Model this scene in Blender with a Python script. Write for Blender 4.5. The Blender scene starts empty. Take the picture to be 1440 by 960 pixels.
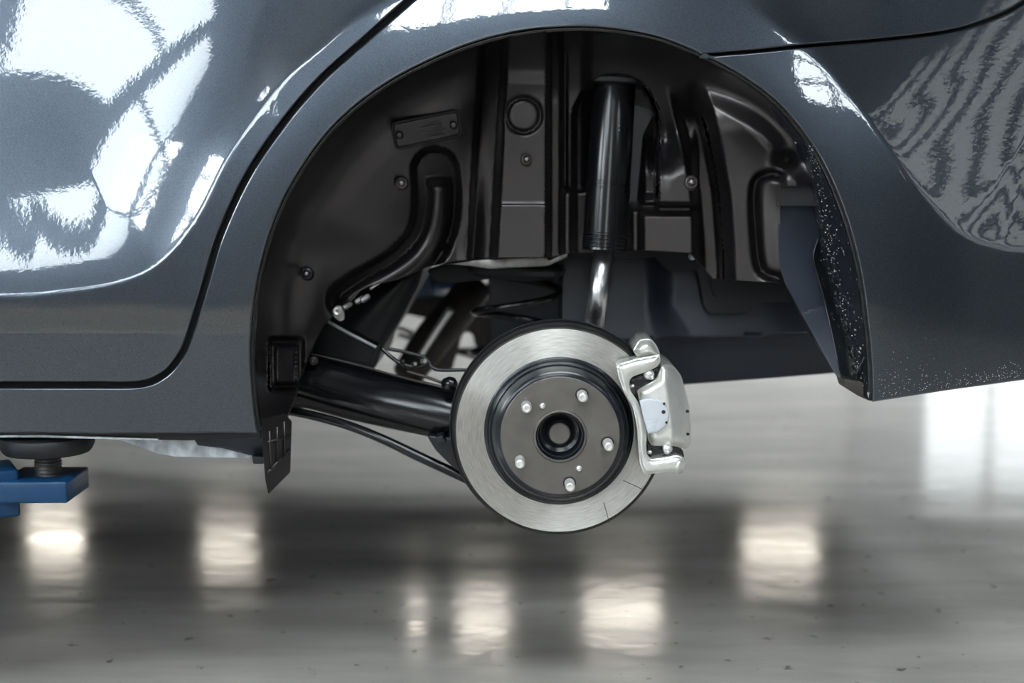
import bpy, bmesh, math, random
import numpy as np
from mathutils import Vector, Matrix
from mathutils.geometry import delaunay_2d_cdt

random.seed(4)
scn = bpy.context.scene
COL = scn.collection

# ------------------------------------------------------------------ camera
FPX = 2000.0                       # focal length in pixels of the 1440 px wide frame
PITCH = math.atan(234.0 / FPX)     # camera tilted slightly down
CAM = np.array([0.0, -2.0, 0.80])
cam_data = bpy.data.cameras.new('camera')
cam_data.sensor_width = 36.0
cam_data.lens = 36.0 * FPX / 1440.0
cam_data.clip_start = 0.05
cam_data.dof.use_dof = True
cam_data.dof.focus_distance = 2.03
cam_data.dof.aperture_fstop = 2.4
cam = bpy.data.objects.new('camera', cam_data)
COL.objects.link(cam)
cam.location = CAM
cam.rotation_euler = (math.pi / 2 - PITCH, 0, 0)
scn.camera = cam

# ------------------------------------------------------------------ world, exposure
SKY = 14.0
EXPOSURE = 0.75
scn.view_settings.view_transform = 'Standard'
scn.view_settings.look = 'None'
scn.view_settings.gamma = 1.0
scn.view_settings.use_curve_mapping = False
scn.view_settings.exposure = EXPOSURE
scn.cycles.use_denoising = True
scn.cycles.max_bounces = 8
scn.cycles.transparent_max_bounces = 12
scn.cycles.sample_clamp_indirect = 6.0
world = bpy.data.worlds.new('overcast_sky')
scn.world = world
world.use_nodes = True
wn = world.node_tree
bg = wn.nodes['Background']
bg.inputs['Color'].default_value = (0.90, 0.96, 1.0, 1)
bg.inputs['Strength'].default_value = SKY


def portal(loc, rot, sx, sy):
    d = bpy.data.lights.new('daylight_portal', 'AREA')
    d.shape = 'RECTANGLE'
    d.size, d.size_y = sx, sy
    d.cycles.is_portal = True
    o = bpy.data.objects.new('daylight_portal', d)
    o.location = loc
    o.rotation_euler = rot
    COL.objects.link(o)


# ------------------------------------------------------------------ pixel -> world helpers
_F = np.array([0, math.cos(PITCH), -math.sin(PITCH)])
_U = np.array([0, math.sin(PITCH), math.cos(PITCH)])
_R = np.array([1.0, 0, 0])


def P(u, v, Y):
    """world points on the sight lines of (u, v) where they reach depth Y"""
    u = np.asarray(u, float); v = np.asarray(v, float); Y = np.asarray(Y, float)
    xc = (u - 720) / FPX
    yc = (480 - v) / FPX
    d = _F + xc[..., None] * _R + yc[..., None] * _U
    t = (Y - CAM[1]) / d[..., 1]
    return CAM + d * t[..., None]


def pt(u, v, Y):
    return Vector(P(u, v, Y))


def pxm(Y):
    """metres per pixel at depth Y"""
    return (Y - CAM[1]) / FPX / math.cos(PITCH) * 1.0


def sstep(x, a, b):
    t = np.clip((x - a) / (b - a), 0, 1)
    return t * t * (3 - 2 * t)


def spline(pts, step=5.0, closed=False):
    """Catmull-Rom resampling"""
    p = np.array(pts, float)
    n = len(p)
    out = []
    rng = range(n if closed else n - 1)
    for i in rng:
        if closed:
            a, b, c, d = p[(i - 1) % n], p[i], p[(i + 1) % n], p[(i + 2) % n]
        else:
            b, c = p[i], p[i + 1]
            a = p[i - 1] if i > 0 else 2 * b - c
            d = p[i + 2] if i + 2 < n else 2 * c - b
        k = max(1, int(np.linalg.norm((c - b)[:2]) / step))
        # centripetal-like: limit overshoot
        for j in range(k):
            t = j / k
            out.append(0.5 * ((2 * b) + (-a + c) * t + (2 * a - 5 * b + 4 * c - d) * t * t + (-a + 3 * b - 3 * c + d) * t ** 3))
    if not closed:
        out.append(p[-1])
    return np.array(out)


def dense(pts, step=5.0, closed=True):
    p = np.array(pts, float)
    out = []
    n = len(p)
    for i in range(n if closed else n - 1):
        a, b = p[i], p[(i + 1) % n]
        k = max(1, int(math.ceil(np.linalg.norm(b - a) / step)))
        for j in range(k):
            out.append(a + (b - a) * j / k)
    if not closed:
        out.append(p[-1])
    return np.array(out)


def round_poly(pts, r, step=3.0):
    """polygon with rounded corners, resampled"""
    p = np.array(pts, float)
    n = len(p)
    out = []
    for i in range(n):
        a, b, c = p[i - 1], p[i], p[(i + 1) % n]
        la, lc = np.linalg.norm(a - b), np.linalg.norm(c - b)
        rr = min(r, la * 0.45, lc * 0.45)
        s = b + (a - b) / la * rr
        e = b + (c - b) / lc * rr
        k = max(3, int(rr * 1.4 / step) + 1)
        for j in range(k + 1):
            t = j / k
            out.append((1 - t) ** 2 * s + 2 * t * (1 - t) * b + t * t * e)
    return dense(out, step)


def dist_path(u, v, path):
    """distance of points to a polyline, and the position (0..1) along it"""
    u = np.asarray(u, float); v = np.asarray(v, float)
    q = np.array(path, float)
    best = np.full(u.shape, 1e9)
    par = np.zeros(u.shape)
    L = np.concatenate([[0], np.cumsum(np.linalg.norm(np.diff(q, axis=0), axis=1))])
    for i in range(len(q) - 1):
        a, b = q[i], q[i + 1]
        ab = b - a
        l2 = ab @ ab + 1e-12
        t = np.clip(((u - a[0]) * ab[0] + (v - a[1]) * ab[1]) / l2, 0, 1)
        d = np.hypot(u - a[0] - t * ab[0], v - a[1] - t * ab[1])
        m = d < best
        best = np.where(m, d, best)
        par = np.where(m, (L[i] + t * math.sqrt(l2)) / L[-1], par)
    return best, par


def inside(u, v, poly):
    u = np.asarray(u, float); v = np.asarray(v, float)
    q = np.array(poly, float)
    r = np.zeros(u.shape, bool)
    for i in range(len(q)):
        x1, y1 = q[i - 1]
        x2, y2 = q[i]
        if y1 == y2:
            continue
        c = ((y1 > v) != (y2 > v)) & (u < (x2 - x1) * (v - y1) / (y2 - y1) + x1)
        r ^= c
    return r


# ------------------------------------------------------------------ object helpers
def link(name, me, mat, parent=None, smooth=True):
    me.name = name
    o = bpy.data.objects.new(name, me)
    COL.objects.link(o)
    if mat is not None and not me.materials:
        me.materials.append(mat)
    if smooth:
        me.shade_smooth()
    if parent is not None:
        o.parent = parent
        o.matrix_parent_inverse = PARINV.get(parent.name, Matrix()).copy()
    return o


PARINV = {}


def empty(name, loc, label, cat, group=None):
    o = bpy.data.objects.new(name, None)
    COL.objects.link(o)
    o.location = loc
    o.empty_display_size = 0.1
    PARINV[o.name] = Matrix.Translation(Vector(loc)).inverted()
    tag(o, label, cat, group)
    return o


def tag(o, label=None, cat=None, group=None, kind=None):
    if label: o['label'] = label
    if cat: o['category'] = cat
    if group: o['group'] = group
    if kind: o['kind'] = kind
    return o


def mesh(name, verts, faces, mat, parent=None, smooth=True):
    me = bpy.data.meshes.new(name)
    me.from_pydata([tuple(x) for x in verts], [], [tuple(f) for f in faces])
    me.update()
    return link(name, me, mat, parent, smooth)


def from_bm(name, bm, mat, parent=None, smooth=True, bevel=0.0, angle=35, seg=2):
    bmesh.ops.recalc_face_normals(bm, faces=bm.faces)
    me = bpy.data.meshes.new(name)
    bm.to_mesh(me)
    bm.free()
    o = link(name, me, mat, parent, smooth)
    if bevel:
        m = o.modifiers.new('bevel', 'BEVEL')
        m.width = bevel
        m.segments = seg
        m.limit_method = 'ANGLE'
        m.angle_limit = math.radians(angle)
        m.harden_normals = False
    return o


def box(bm, x0, x1, y0, y1, z0, z1):
    vs = [bm.verts.new((x, y, z)) for z in (z0, z1) for y in (y0, y1) for x in (x0, x1)]
    for f in ((0, 2, 3, 1), (4, 5, 7, 6), (0, 1, 5, 4), (2, 6, 7, 3), (0, 4, 6, 2), (1, 3, 7, 5)):
        bm.faces.new([vs[i] for i in f])


def relief(name, outline, F, mat, parent=None, hem=0.012, r=3.0, step=5.0, back=None, cap=False, extra=None):
    """Sheet or solid: the outline (pixels) filled densely and raised to depth F(u,v); its border rolls over
    with radius r (pixels) and runs back by hem metres (or to depth back)."""
    out = np.array(outline, float)
    area = 0.5 * np.sum(out[:, 0] * np.roll(out[:, 1], -1) - np.roll(out[:, 0], -1) * out[:, 1])
    if area < 0:
        out = out[::-1]
    n = len(out)
    tg = np.roll(out, -1, 0) - np.roll(out, 1, 0)
    tg /= np.linalg.norm(tg, axis=1)[:, None] + 1e-9
    nrm = np.stack([tg[:, 1], -tg[:, 0]], 1)       # outward (v runs down)
    inner = out - nrm * r
    lo, hi = inner.min(0), inner.max(0)
    gu, gv = np.meshgrid(np.arange(lo[0] + step / 2, hi[0], step), np.arange(lo[1] + step / 2, hi[1], step))
    gu = gu.copy()
    gu[::2] += step * 0.5
    gu, gv = gu.ravel(), gv.ravel()
    ins = inside(gu, gv, inner)
    gu, gv = gu[ins], gv[ins]
    loop = np.vstack([inner, inner[:1]])
    d, _ = dist_path(gu, gv, loop)
    k = d > step * 0.55
    gu, gv = gu[k], gv[k]
    if extra is not None:
        ex = np.array(extra, float)
        ex = ex[inside(ex[:, 0], ex[:, 1], inner)]
        de, _ = dist_path(ex[:, 0], ex[:, 1], loop)
        ex = ex[de > 2.0]
        if len(ex):
            near = np.ones(len(gu), bool)
            for e_ in ex:
                near &= (gu - e_[0]) ** 2 + (gv - e_[1]) ** 2 > 12.0
            gu = np.concatenate([gu[near], ex[:, 0]])
            gv = np.concatenate([gv[near], ex[:, 1]])
    allp = [Vector((a, b)) for a, b in inner] + [Vector((a, b)) for a, b in zip(gu, gv)]
    res = delaunay_2d_cdt(allp, [(i, (i + 1) % n) for i in range(n)], [], 1, 1e-6)
    pv = np.array([(a[0], a[1]) for a in res[0]])
    tris = [tuple(f) for f in res[2]]
    # orientation: want normals toward the camera (-Y)
    fixed = []
    for f in tris:
        a, b, c = pv[f[0]], pv[f[1]], pv[f[2]]
        cr = (b[0] - a[0]) * (c[1] - a[1]) - (b[1] - a[1]) * (c[0] - a[0])
        fixed.append(f if cr < 0 else f[::-1])

    def world(uv):
        return P(uv[:, 0], uv[:, 1], F(uv[:, 0], uv[:, 1]))

    def normals(uv):
        e = 0.6
        a = world(uv + [e, 0]) - world(uv - [e, 0])
        b = world(uv + [0, e]) - world(uv - [0, e])
        m = np.cross(a, b)
        m /= np.linalg.norm(m, axis=1)[:, None]
        m *= np.where(m[:, 1] > 0, -1, 1)[:, None]
        return m
    W = world(pv)
    N = normals(pv)
    verts = [W]
    norms = [N]
    cnt = len(W)
    faces = list(fixed)
    # border indices in result order
    inv = {}
    for i, orig in enumerate(res[3]):
        for q in orig:
            if q < n and q not in inv:
                inv[q] = i
    ring0 = [inv.get(i) for i in range(n)]
    if any(x is None for x in ring0):
        for i in range(n):
            if ring0[i] is None:
                ring0[i] = int(np.argmin(np.sum((pv - inner[i]) ** 2, 1)))
    Yb = F(inner[:, 0], inner[:, 1])
    sc = (Yb - CAM[1]) / FPX
    n3 = np.stack([nrm[:, 0], np.zeros(n), -nrm[:, 1]], 1)
    Nb = normals(inner)
    prev = ring0
    rings = []
    for a in (30, 60, 90):
        ra = math.radians(a)
        uv = inner + nrm * (r * math.sin(ra))
        Y = Yb + r * sc * (1 - math.cos(ra))
        rings.append((P(uv[:, 0], uv[:, 1], Y), Nb * math.cos(ra) + n3 * math.sin(ra)))
    uv = inner + nrm * r
    Yend = (Yb + r * sc + hem) if back is None else np.full(n, back)
    endW = P(uv[:, 0], uv[:, 1], Yb + r * sc)
    endW = endW.copy()
    endW[:, 1] = Yend                       # straight back, parallel to the depth axis
    rings.append((endW, n3.copy()))
    for w, nn in rings:
        idx = list(range(cnt, cnt + n))
        verts.append(w); norms.append(nn)
        cnt += n
        for i in range(n):
            j = (i + 1) % n
            faces.append((prev[i], prev[j], idx[j], idx[i]))
        prev = idx
    if cap:
        faces.append(tuple(prev[::-1]) if False else tuple(prev))
    V = np.vstack(verts)
    NN = np.vstack(norms)
    NN /= np.linalg.norm(NN, axis=1)[:, None]
    faces = [f for f in faces if len(set(f)) == len(f)]
    me = bpy.data.meshes.new(name)
    me.from_pydata([tuple(x) for x in V], [], faces)
    me.update()
    o = link(name, me, mat, parent, True)
    if not cap:
        me.normals_split_custom_set_from_vertices([tuple(x) for x in NN])
    else:
        bm = bmesh.new(); bm.from_mesh(me)
        bmesh.ops.recalc_face_normals(bm, faces=bm.faces)
        bm.to_mesh(me); bm.free()
    return o


def flat(Y):
    return lambda u, v: np.full(np.shape(u), float(Y))


def pillow(outline, Y, dome, width):
    loop = np.vstack([outline, outline[:1]])

    def F(u, v):
        d, _ = dist_path(u, v, loop)
        t = np.clip(d / width, 0, 1)
        return Y - dome * np.sqrt(1 - (1 - t) ** 2)
    return F


def tube_w(name, pts, radii, mat, parent=None, seg=16, closed_ends=True):
    """tube through world points"""
    pts = [Vector(p) for p in pts]
    n = len(pts)
    if not hasattr(radii, '__len__'):
        radii = [radii] * n
    verts, faces = [], []
    t0 = (pts[1] - pts[0]).normalized()
    ref = Vector((0, 0, 1)) if abs(t0.z) < 0.9 else Vector((0, 1, 0))
    nrm = t0.cross(ref).normalized()
    for i in range(n):
        t = (pts[min(i + 1, n - 1)] - pts[max(i - 1, 0)]).normalized()
        nrm = (nrm - t * nrm.dot(t)).normalized()
        b = t.cross(nrm)
        for k in range(seg):
            a = 2 * math.pi * k / seg
            verts.append(pts[i] + (nrm * math.cos(a) + b * math.sin(a)) * radii[i])
    for i in range(n - 1):
        for k in range(seg):
            k2 = (k + 1) % seg
            faces.append((i * seg + k, i * seg + k2, (i + 1) * seg + k2, (i + 1) * seg + k))
    if closed_ends:
        faces.append(tuple(range(seg))[::-1])
        faces.append(tuple((n - 1) * seg + k for k in range(seg)))
    bm = bmesh.new()
    vs = [bm.verts.new(v) for v in verts]
    for f in faces:
        bm.faces.new([vs[i] for i in f])
    return from_bm(name, bm, mat, parent)


def tube_px(name, path, mat, parent=None, step=6, seg=16):
    """path of (u, v, Y, radius in px)"""
    q = spline(path, step)
    pts = [pt(a[0], a[1], a[2]) for a in q]
    return tube_w(name, pts, [max(0.3, a[3]) * pxm(a[2]) for a in q], mat, parent, seg)


def lathe(name, prof, origin, axis, mat, parent=None, seg=64, sharp=None):
    """profile (radius, along-axis) spun about axis at origin"""
    axis = Vector(axis).normalized()
    ref = Vector((0, 0, 1)) if abs(axis.z) < 0.9 else Vector((1, 0, 0))
    e1 = axis.cross(ref).normalized()
    e2 = axis.cross(e1)
    bm = bmesh.new()
    rings = []
    for r, h in prof:
        if r < 1e-6:
            rings.append([bm.verts.new(axis * h)])
        else:
            rings.append([bm.verts.new(axis * h + (e1 * math.cos(2 * math.pi * k / seg) + e2 * math.sin(2 * math.pi * k / seg)) * r) for k in range(seg)])
    for a, b in zip(rings[:-1], rings[1:]):
        for k in range(seg):
            k2 = (k + 1) % seg
            if len(a) == 1 and len(b) == 1:
                continue
            if len(a) == 1:
                bm.faces.new((a[0], b[k2], b[k]))
            elif len(b) == 1:
                bm.faces.new((a[k], a[k2], b[0]))
            else:
                bm.faces.new((a[k], a[k2], b[k2], b[k]))
    bmesh.ops.recalc_face_normals(bm, faces=bm.faces)
    me = bpy.data.meshes.new(name)
    bm.to_mesh(me)
    bm.free()
    o = link(name, me, mat, parent, True)
    if parent is not None and parent.name in PARINV:
        o.matrix_parent_inverse = PARINV[parent.name].copy()
        o.location = origin
    elif parent is not None:
        o.location = Vector(origin) - (parent.location if parent.location.length else Vector((0, 0, 0)))
    else:
        o.location = origin
    me.set_sharp_from_angle(angle=math.radians(30))
    return o


# ------------------------------------------------------------------ materials
def nodes(mat):
    mat.use_nodes = True
    return mat.node_tree.nodes, mat.node_tree.links, mat.node_tree.nodes['Principled BSDF']


def tex_noise(ns, ls, scale, detail=4, rough=0.55, coord='Object', stretch=None):
    tc = ns.new('ShaderNodeTexCoord')
    n = ns.new('ShaderNodeTexNoise')
    n.inputs['Scale'].default_value = scale
    n.inputs['Detail'].default_value = detail
    n.inputs['Roughness'].default_value = rough
    if stretch:
        mp = ns.new('ShaderNodeMapping')
        mp.inputs['Scale'].default_value = stretch
        ls.new(tc.outputs[coord], mp.inputs['Vector'])
        ls.new(mp.outputs['Vector'], n.inputs['Vector'])
    else:
        ls.new(tc.outputs[coord], n.inputs['Vector'])
    return n


def ramp(ns, ls, src, stops):
    r = ns.new('ShaderNodeValToRGB')
    while len(r.color_ramp.elements) > len(stops):
        r.color_ramp.elements.remove(r.color_ramp.elements[-1])
    while len(r.color_ramp.elements) < len(stops):
        r.color_ramp.elements.new(0.5)
    for e, (p, c) in zip(r.color_ramp.elements, stops):
        e.position = p
        e.color = (*c, 1) if len(c) == 3 else c
    ls.new(src, r.inputs['Fac'])
    return r


def mk(name, col, rough=0.5, metal=0.0, spec=0.5, coat=0.0, coat_rough=0.03, var=0.12, nscale=20, bump=0.0, bscale=300, rvar=0.0):
    m = bpy.data.materials.new(name)
    ns, ls, b = nodes(m)
    b.inputs['Metallic'].default_value = metal
    b.inputs['Specular IOR Level'].default_value = spec
    b.inputs['Coat Weight'].default_value = coat
    b.inputs['Coat Roughness'].default_value = coat_rough
    n = tex_noise(ns, ls, nscale)
    lo = tuple(c * (1 - var) for c in col)
    hi = tuple(min(1, c * (1 + var)) for c in col)
    r = ramp(ns, ls, n.outputs['Fac'], [(0.3, lo), (0.7, hi)])
    ls.new(r.outputs['Color'], b.inputs['Base Color'])
    if rvar:
        mr = ns.new('ShaderNodeMapRange')
        mr.inputs['From Min'].default_value = 0.3
        mr.inputs['From Max'].default_value = 0.7
        mr.inputs['To Min'].default_value = max(0.02, rough - rvar)
        mr.inputs['To Max'].default_value = min(1, rough + rvar)
        ls.new(n.outputs['Fac'], mr.inputs['Value'])
        ls.new(mr.outputs['Result'], b.inputs['Roughness'])
    else:
        b.inputs['Roughness'].default_value = rough
    if bump:
        n2 = tex_noise(ns, ls, bscale, 2)
        bp = ns.new('ShaderNodeBump')
        bp.inputs['Strength'].default_value = bump
        bp.inputs['Distance'].default_value = 0.001
        ls.new(n2.outputs['Fac'], bp.inputs['Height'])
        ls.new(bp.outputs['Normal'], b.inputs['Normal'])
    return m


def paint_material():
    m = bpy.data.materials.new('grey_metallic_paint')
    ns, ls, b = nodes(m)
    b.inputs['Metallic'].default_value = 0.85
    b.inputs['Roughness'].default_value = 0.30
    b.inputs['Coat Weight'].default_value = 1.0
    b.inputs['Coat Roughness'].default_value = 0.015
    b.inputs['Coat IOR'].default_value = 1.7
    fl = tex_noise(ns, ls, 1400, 1, 0.5)
    r = ramp(ns, ls, fl.outputs['Fac'], [(0.35, (0.027, 0.036, 0.049)), (0.65, (0.066, 0.080, 0.099))])
    ls.new(r.outputs['Color'], b.inputs['Base Color'])
    op = tex_noise(ns, ls, 130, 2, 0.5)
    bp = ns.new('ShaderNodeBump')
    bp.inputs['Strength'].default_value = 0.055
    bp.inputs['Distance'].default_value = 0.001
    ls.new(op.outputs['Fac'], bp.inputs['Height'])
    ls.new(bp.outputs['Normal'], b.inputs['Coat Normal'])
    return m


def rotor_material():
    m = bpy.data.materials.new('brushed_rotor_steel')
    ns, ls, b = nodes(m)
    b.inputs['Metallic'].default_value = 1.0
    b.inputs['Roughness'].default_value = 0.40
    b.inputs['Anisotropic'].default_value = 0.85
    b.inputs['Anisotropic Rotation'].default_value = 0.25
    tc = ns.new('ShaderNodeTexCoord')
    sep = ns.new('ShaderNodeSeparateXYZ')
    ls.new(tc.outputs['Object'], sep.inputs['Vector'])
    # object coordinates: the disc lies in its XZ plane
    def mathn(op, a=None, bb=None, va=None, vb=None):
        q = ns.new('ShaderNodeMath'); q.operation = op
        if a is not None: ls.new(a, q.inputs[0])
        if bb is not None: ls.new(bb, q.inputs[1])
        if va is not None: q.inputs[0].default_value = va
        if vb is not None: q.inputs[1].default_value = vb
        return q.outputs[0]
    x2 = mathn('MULTIPLY', sep.outputs['X'], sep.outputs['X'])
    z2 = mathn('MULTIPLY', sep.outputs['Z'], sep.outputs['Z'])
    rad = mathn('SQRT', mathn('ADD', x2, z2))
    ang = mathn('ARCTAN2', sep.outputs['Z'], sep.outputs['X'])
    cb = ns.new('ShaderNodeCombineXYZ')
    ls.new(mathn('MULTIPLY', rad, None, None, 900.0), cb.inputs['X'])
    ls.new(mathn('MULTIPLY', ang, None, None, 6.0), cb.inputs['Y'])
    n = ns.new('ShaderNodeTexNoise')
    n.inputs['Scale'].default_value = 1.0
    n.inputs['Detail'].default_value = 3
    ls.new(cb.outputs['Vector'], n.inputs['Vector'])
    r = ramp(ns, ls, n.outputs['Fac'], [(0.25, (0.42, 0.41, 0.39)), (0.75, (0.72, 0.71, 0.68))])
    ls.new(r.outputs['Color'], b.inputs['Base Color'])
    bp = ns.new('ShaderNodeBump')
    bp.inputs['Strength'].default_value = 0.18
    bp.inputs['Distance'].default_value = 0.0006
    ls.new(n.outputs['Fac'], bp.inputs['Height'])
    ls.new(bp.outputs['Normal'], b.inputs['Normal'])
    tg = ns.new('ShaderNodeTangent')
    tg.direction_type = 'RADIAL'
    tg.axis = 'Y'
    ls.new(tg.outputs['Tangent'], b.inputs['Tangent'])
    return m


def floor_material():
    m = bpy.data.materials.new('polished_concrete')
    ns, ls, b = nodes(m)
    big = tex_noise(ns, ls, 0.9, 5, 0.6)
    r1 = ramp(ns, ls, big.outputs['Fac'], [(0.3, (0.35, 0.33, 0.308)), (0.7, (0.48, 0.447, 0.415))])
    sp = tex_noise(ns, ls, 26, 3, 0.6)
    r2 = ramp(ns, ls, sp.outputs['Fac'], [(0.66, (0, 0, 0)), (0.72, (1, 1, 1))])
    mx = ns.new('ShaderNodeMix'); mx.data_type = 'RGBA'
    mx.inputs['B'].default_value = (0.12, 0.115, 0.11, 1)
    ls.new(r2.outputs['Color'], mx.inputs['Factor'])
    ls.new(r1.outputs['Color'], mx.inputs['A'])
    st = tex_noise(ns, ls, 3.0, 4, 0.65, stretch=(0.5, 2.2, 1))
    r3 = ramp(ns, ls, st.outputs['Fac'], [(0.35, (0.78, 0.78, 0.78)), (0.65, (1, 1, 1))])
    mm = ns.new('ShaderNodeMix'); mm.data_type = 'RGBA'; mm.blend_type = 'MULTIPLY'
    mm.inputs['Factor'].default_value = 1
    ls.new(mx.outputs['Result'], mm.inputs['A'])
    ls.new(r3.outputs['Color'], mm.inputs['B'])
    ls.new(mm.outputs['Result'], b.inputs['Base Color'])
    mr = ns.new('ShaderNodeMapRange')
    mr.inputs['From Min'].default_value = 0.3; mr.inputs['From Max'].default_value = 0.7
    mr.inputs['To Min'].default_value = 0.07; mr.inputs['To Max'].default_value = 0.16
    ls.new(st.outputs['Fac'], mr.inputs['Value'])
    ls.new(mr.outputs['Result'], b.inputs['Roughness'])
    b.inputs['IOR'].default_value = 1.55
    bp = ns.new('ShaderNodeBump')
    bp.inputs['Strength'].default_value = 0.12
    bp.inputs['Distance'].default_value = 0.004
    wv = tex_noise(ns, ls, 9, 4, 0.55)
    ls.new(wv.outputs['Fac'], bp.inputs['Height'])
    ls.new(bp.outputs['Normal'], b.inputs['Normal'])
    return m


def speckled_material():
    m = bpy.data.materials.new('speckled_wet_black_plastic')
    ns, ls, b = nodes(m)
    b.inputs['Roughness'].default_value = 0.35
    n = tex_noise(ns, ls, 140, 3, 0.7, stretch=(1.0, 1.0, 0.55))
    r = ramp(ns, ls, n.outputs['Fac'], [(0.0, (0.006, 0.008, 0.012)), (0.645, (0.006, 0.008, 0.012)), (0.68, (0.45, 0.46, 0.47))])
    ls.new(r.outputs['Color'], b.inputs['Base Color'])
    return m


def liner_material():
    m = bpy.data.materials.new('black_liner_plastic')
    ns, ls, b = nodes(m)
    n = tex_noise(ns, ls, 9, 6, 0.65)
    r = ramp(ns, ls, n.outputs['Fac'], [(0.3, (0.003, 0.0035, 0.0055)), (0.7, (0.009, 0.0078, 0.0080))])  # dark end carries the blue cast of the shadows
    ls.new(r.outputs['Color'], b.inputs['Base Color'])
    n2 = tex_noise(ns, ls, 12, 3, 0.5)
    mr = ns.new('ShaderNodeMapRange')
    mr.inputs['From Min'].default_value = 0.3; mr.inputs['From Max'].default_value = 0.7
    mr.inputs['To Min'].default_value = 0.31; mr.inputs['To Max'].default_value = 0.36
    ls.new(n2.outputs['Fac'], mr.inputs['Value'])
    ls.new(mr.outputs['Result'], b.inputs['Roughness'])
    b.inputs['Specular IOR Level'].default_value = 0.85
    b.inputs['Specular Tint'].default_value = (1.0, 0.93, 0.92, 1)  # warm light reflected in the liner is put into this tint
    return m


def glass_material(name='window_glass', col=(0.95, 0.97, 0.97)):
    m = bpy.data.materials.new(name)
    m.use_nodes = True
    ns, ls = m.node_tree.nodes, m.node_tree.links
    ns.clear()
    out = ns.new('ShaderNodeOutputMaterial')
    tr = ns.new('ShaderNodeBsdfTransparent')
    tr.inputs['Color'].default_value = (*col, 1)
    gl = ns.new('ShaderNodeBsdfGlossy')
    gl.inputs['Roughness'].default_value = 0.02
    fr = ns.new('ShaderNodeFresnel')
    mx = ns.new('ShaderNodeMixShader')
    ls.new(fr.outputs['Fac'], mx.inputs['Fac'])
    ls.new(tr.outputs['BSDF'], mx.inputs[1])
    ls.new(gl.outputs['BSDF'], mx.inputs[2])
    ls.new(mx.outputs['Shader'], out.inputs['Surface'])
    return m


M = dict(
    dirt=mk('pale_road_dirt', (0.55, 0.54, 0.53), 0.8),
    paint=paint_material(), rotor=rotor_material(), floor=floor_material(), speck=speckled_material(),
    liner=liner_material(), glass=glass_material(), frosted=glass_material('frosted_panel', (0.07, 0.07, 0.066)), milky=glass_material('milky_glass', (0.54, 0.56, 0.57)), grey=glass_material('grey_glass', (0.28, 0.28, 0.27)), dim=glass_material('dim_glass', (0.10, 0.10, 0.098)), pale_tint=glass_material('pale_tint_glass', (0.62, 0.64, 0.65)), warm_tint=glass_material('warm_tint_glass', (0.42, 0.36, 0.30)),
    black=mk('black_plastic', (0.006, 0.0075, 0.011), 0.40, var=0.25, nscale=25),  # blue cast of the shadows is put into this and other blacks
    gap=mk('dark_seal_and_recess', (0.004, 0.005, 0.008), 0.7),  # seal colour; also stands for the shade in holes, pits and grooves
    gloss=mk('gloss_black_enamel', (0.004, 0.0044, 0.0055), 0.2, var=0.3, nscale=30),
    blueblack=mk('blue_black_sheet', (0.016, 0.021, 0.032), 0.36, var=0.2, nscale=14),
    under=mk('dark_undertray_plastic', (0.017, 0.021, 0.032), 0.42, var=0.15, nscale=8),
    hat=mk('dull_grey_hub_steel', (0.135, 0.124, 0.114), 0.45, metal=0.5, var=0.12, nscale=28),
    hatring=mk('black_coated_steel', (0.007, 0.009, 0.013), 0.22, var=0.3),
    rim=mk('dark_rotor_rim', (0.03, 0.028, 0.027), 0.45, metal=0.5, var=0.3, nscale=60),
    stud=mk('bright_zinc', (0.82, 0.81, 0.79), 0.28, metal=0.75, var=0.08),
    caliper=mk('silver_caliper_coating', (0.70, 0.695, 0.66), 0.30, metal=0.65, var=0.07, nscale=60, bump=0.2, bscale=260),
    pad=mk('zinc_pad_shim', (0.60, 0.63, 0.68), 0.4, metal=0.35, var=0.06),
    chrome=mk('chromed_rod', (0.60, 0.60, 0.61), 0.28, metal=1.0, var=0.05),
    galv=mk('galvanised_sheet', (0.66, 0.72, 0.76), 0.45, metal=0.2, var=0.25, nscale=70),
    steel=mk('worn_steel', (0.24, 0.235, 0.23), 0.35, metal=0.8, var=0.3, nscale=60),
    dull=mk('dirty_brown_steel', (0.05, 0.042, 0.038), 0.5, metal=0.3, var=0.35, nscale=22),
    blue=mk('blue_lift_enamel', (0.001, 0.040, 0.112), 0.4, var=0.15, nscale=30),
    rubber=mk('black_rubber', (0.008, 0.0085, 0.011), 0.6, var=0.35, nscale=50, bump=0.3, bscale=120),
    shim=mk('dark_pad_steel', (0.05, 0.05, 0.055), 0.25, metal=0.9, var=0.4, nscale=120, bump=0.6, bscale=150),
    wall=mk('painted_plaster', (0.46, 0.445, 0.42), 0.7, var=0.06, nscale=2),
    darkwall=mk('grey_wall_paint', (0.15, 0.155, 0.165), 0.7, var=0.06, nscale=2),
    blackwall=mk('charcoal_wall_paint', (0.035, 0.037, 0.042), 0.7, var=0.06, nscale=2),
    ceil=mk('grey_ceiling_steel', (0.17, 0.175, 0.18), 0.6, var=0.08, nscale=3),
    frame=mk('window_frame_paint', (0.07, 0.075, 0.08), 0.5, var=0.1),
    shutter=mk('shutter_paint', (0.36, 0.365, 0.36), 0.5, var=0.06),
    line=mk('tan_line_paint', (0.72, 0.60, 0.44), 0.5, var=0.12, nscale=8),
    tyreglass=mk('dark_car_glass', (0.01, 0.012, 0.014), 0.05, coat=1.0),
)

# ================================================================== the hall
XL, XR, YN, YF, ZC = -7.0, 7.5, -6.5, 12.0, 5.6


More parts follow.
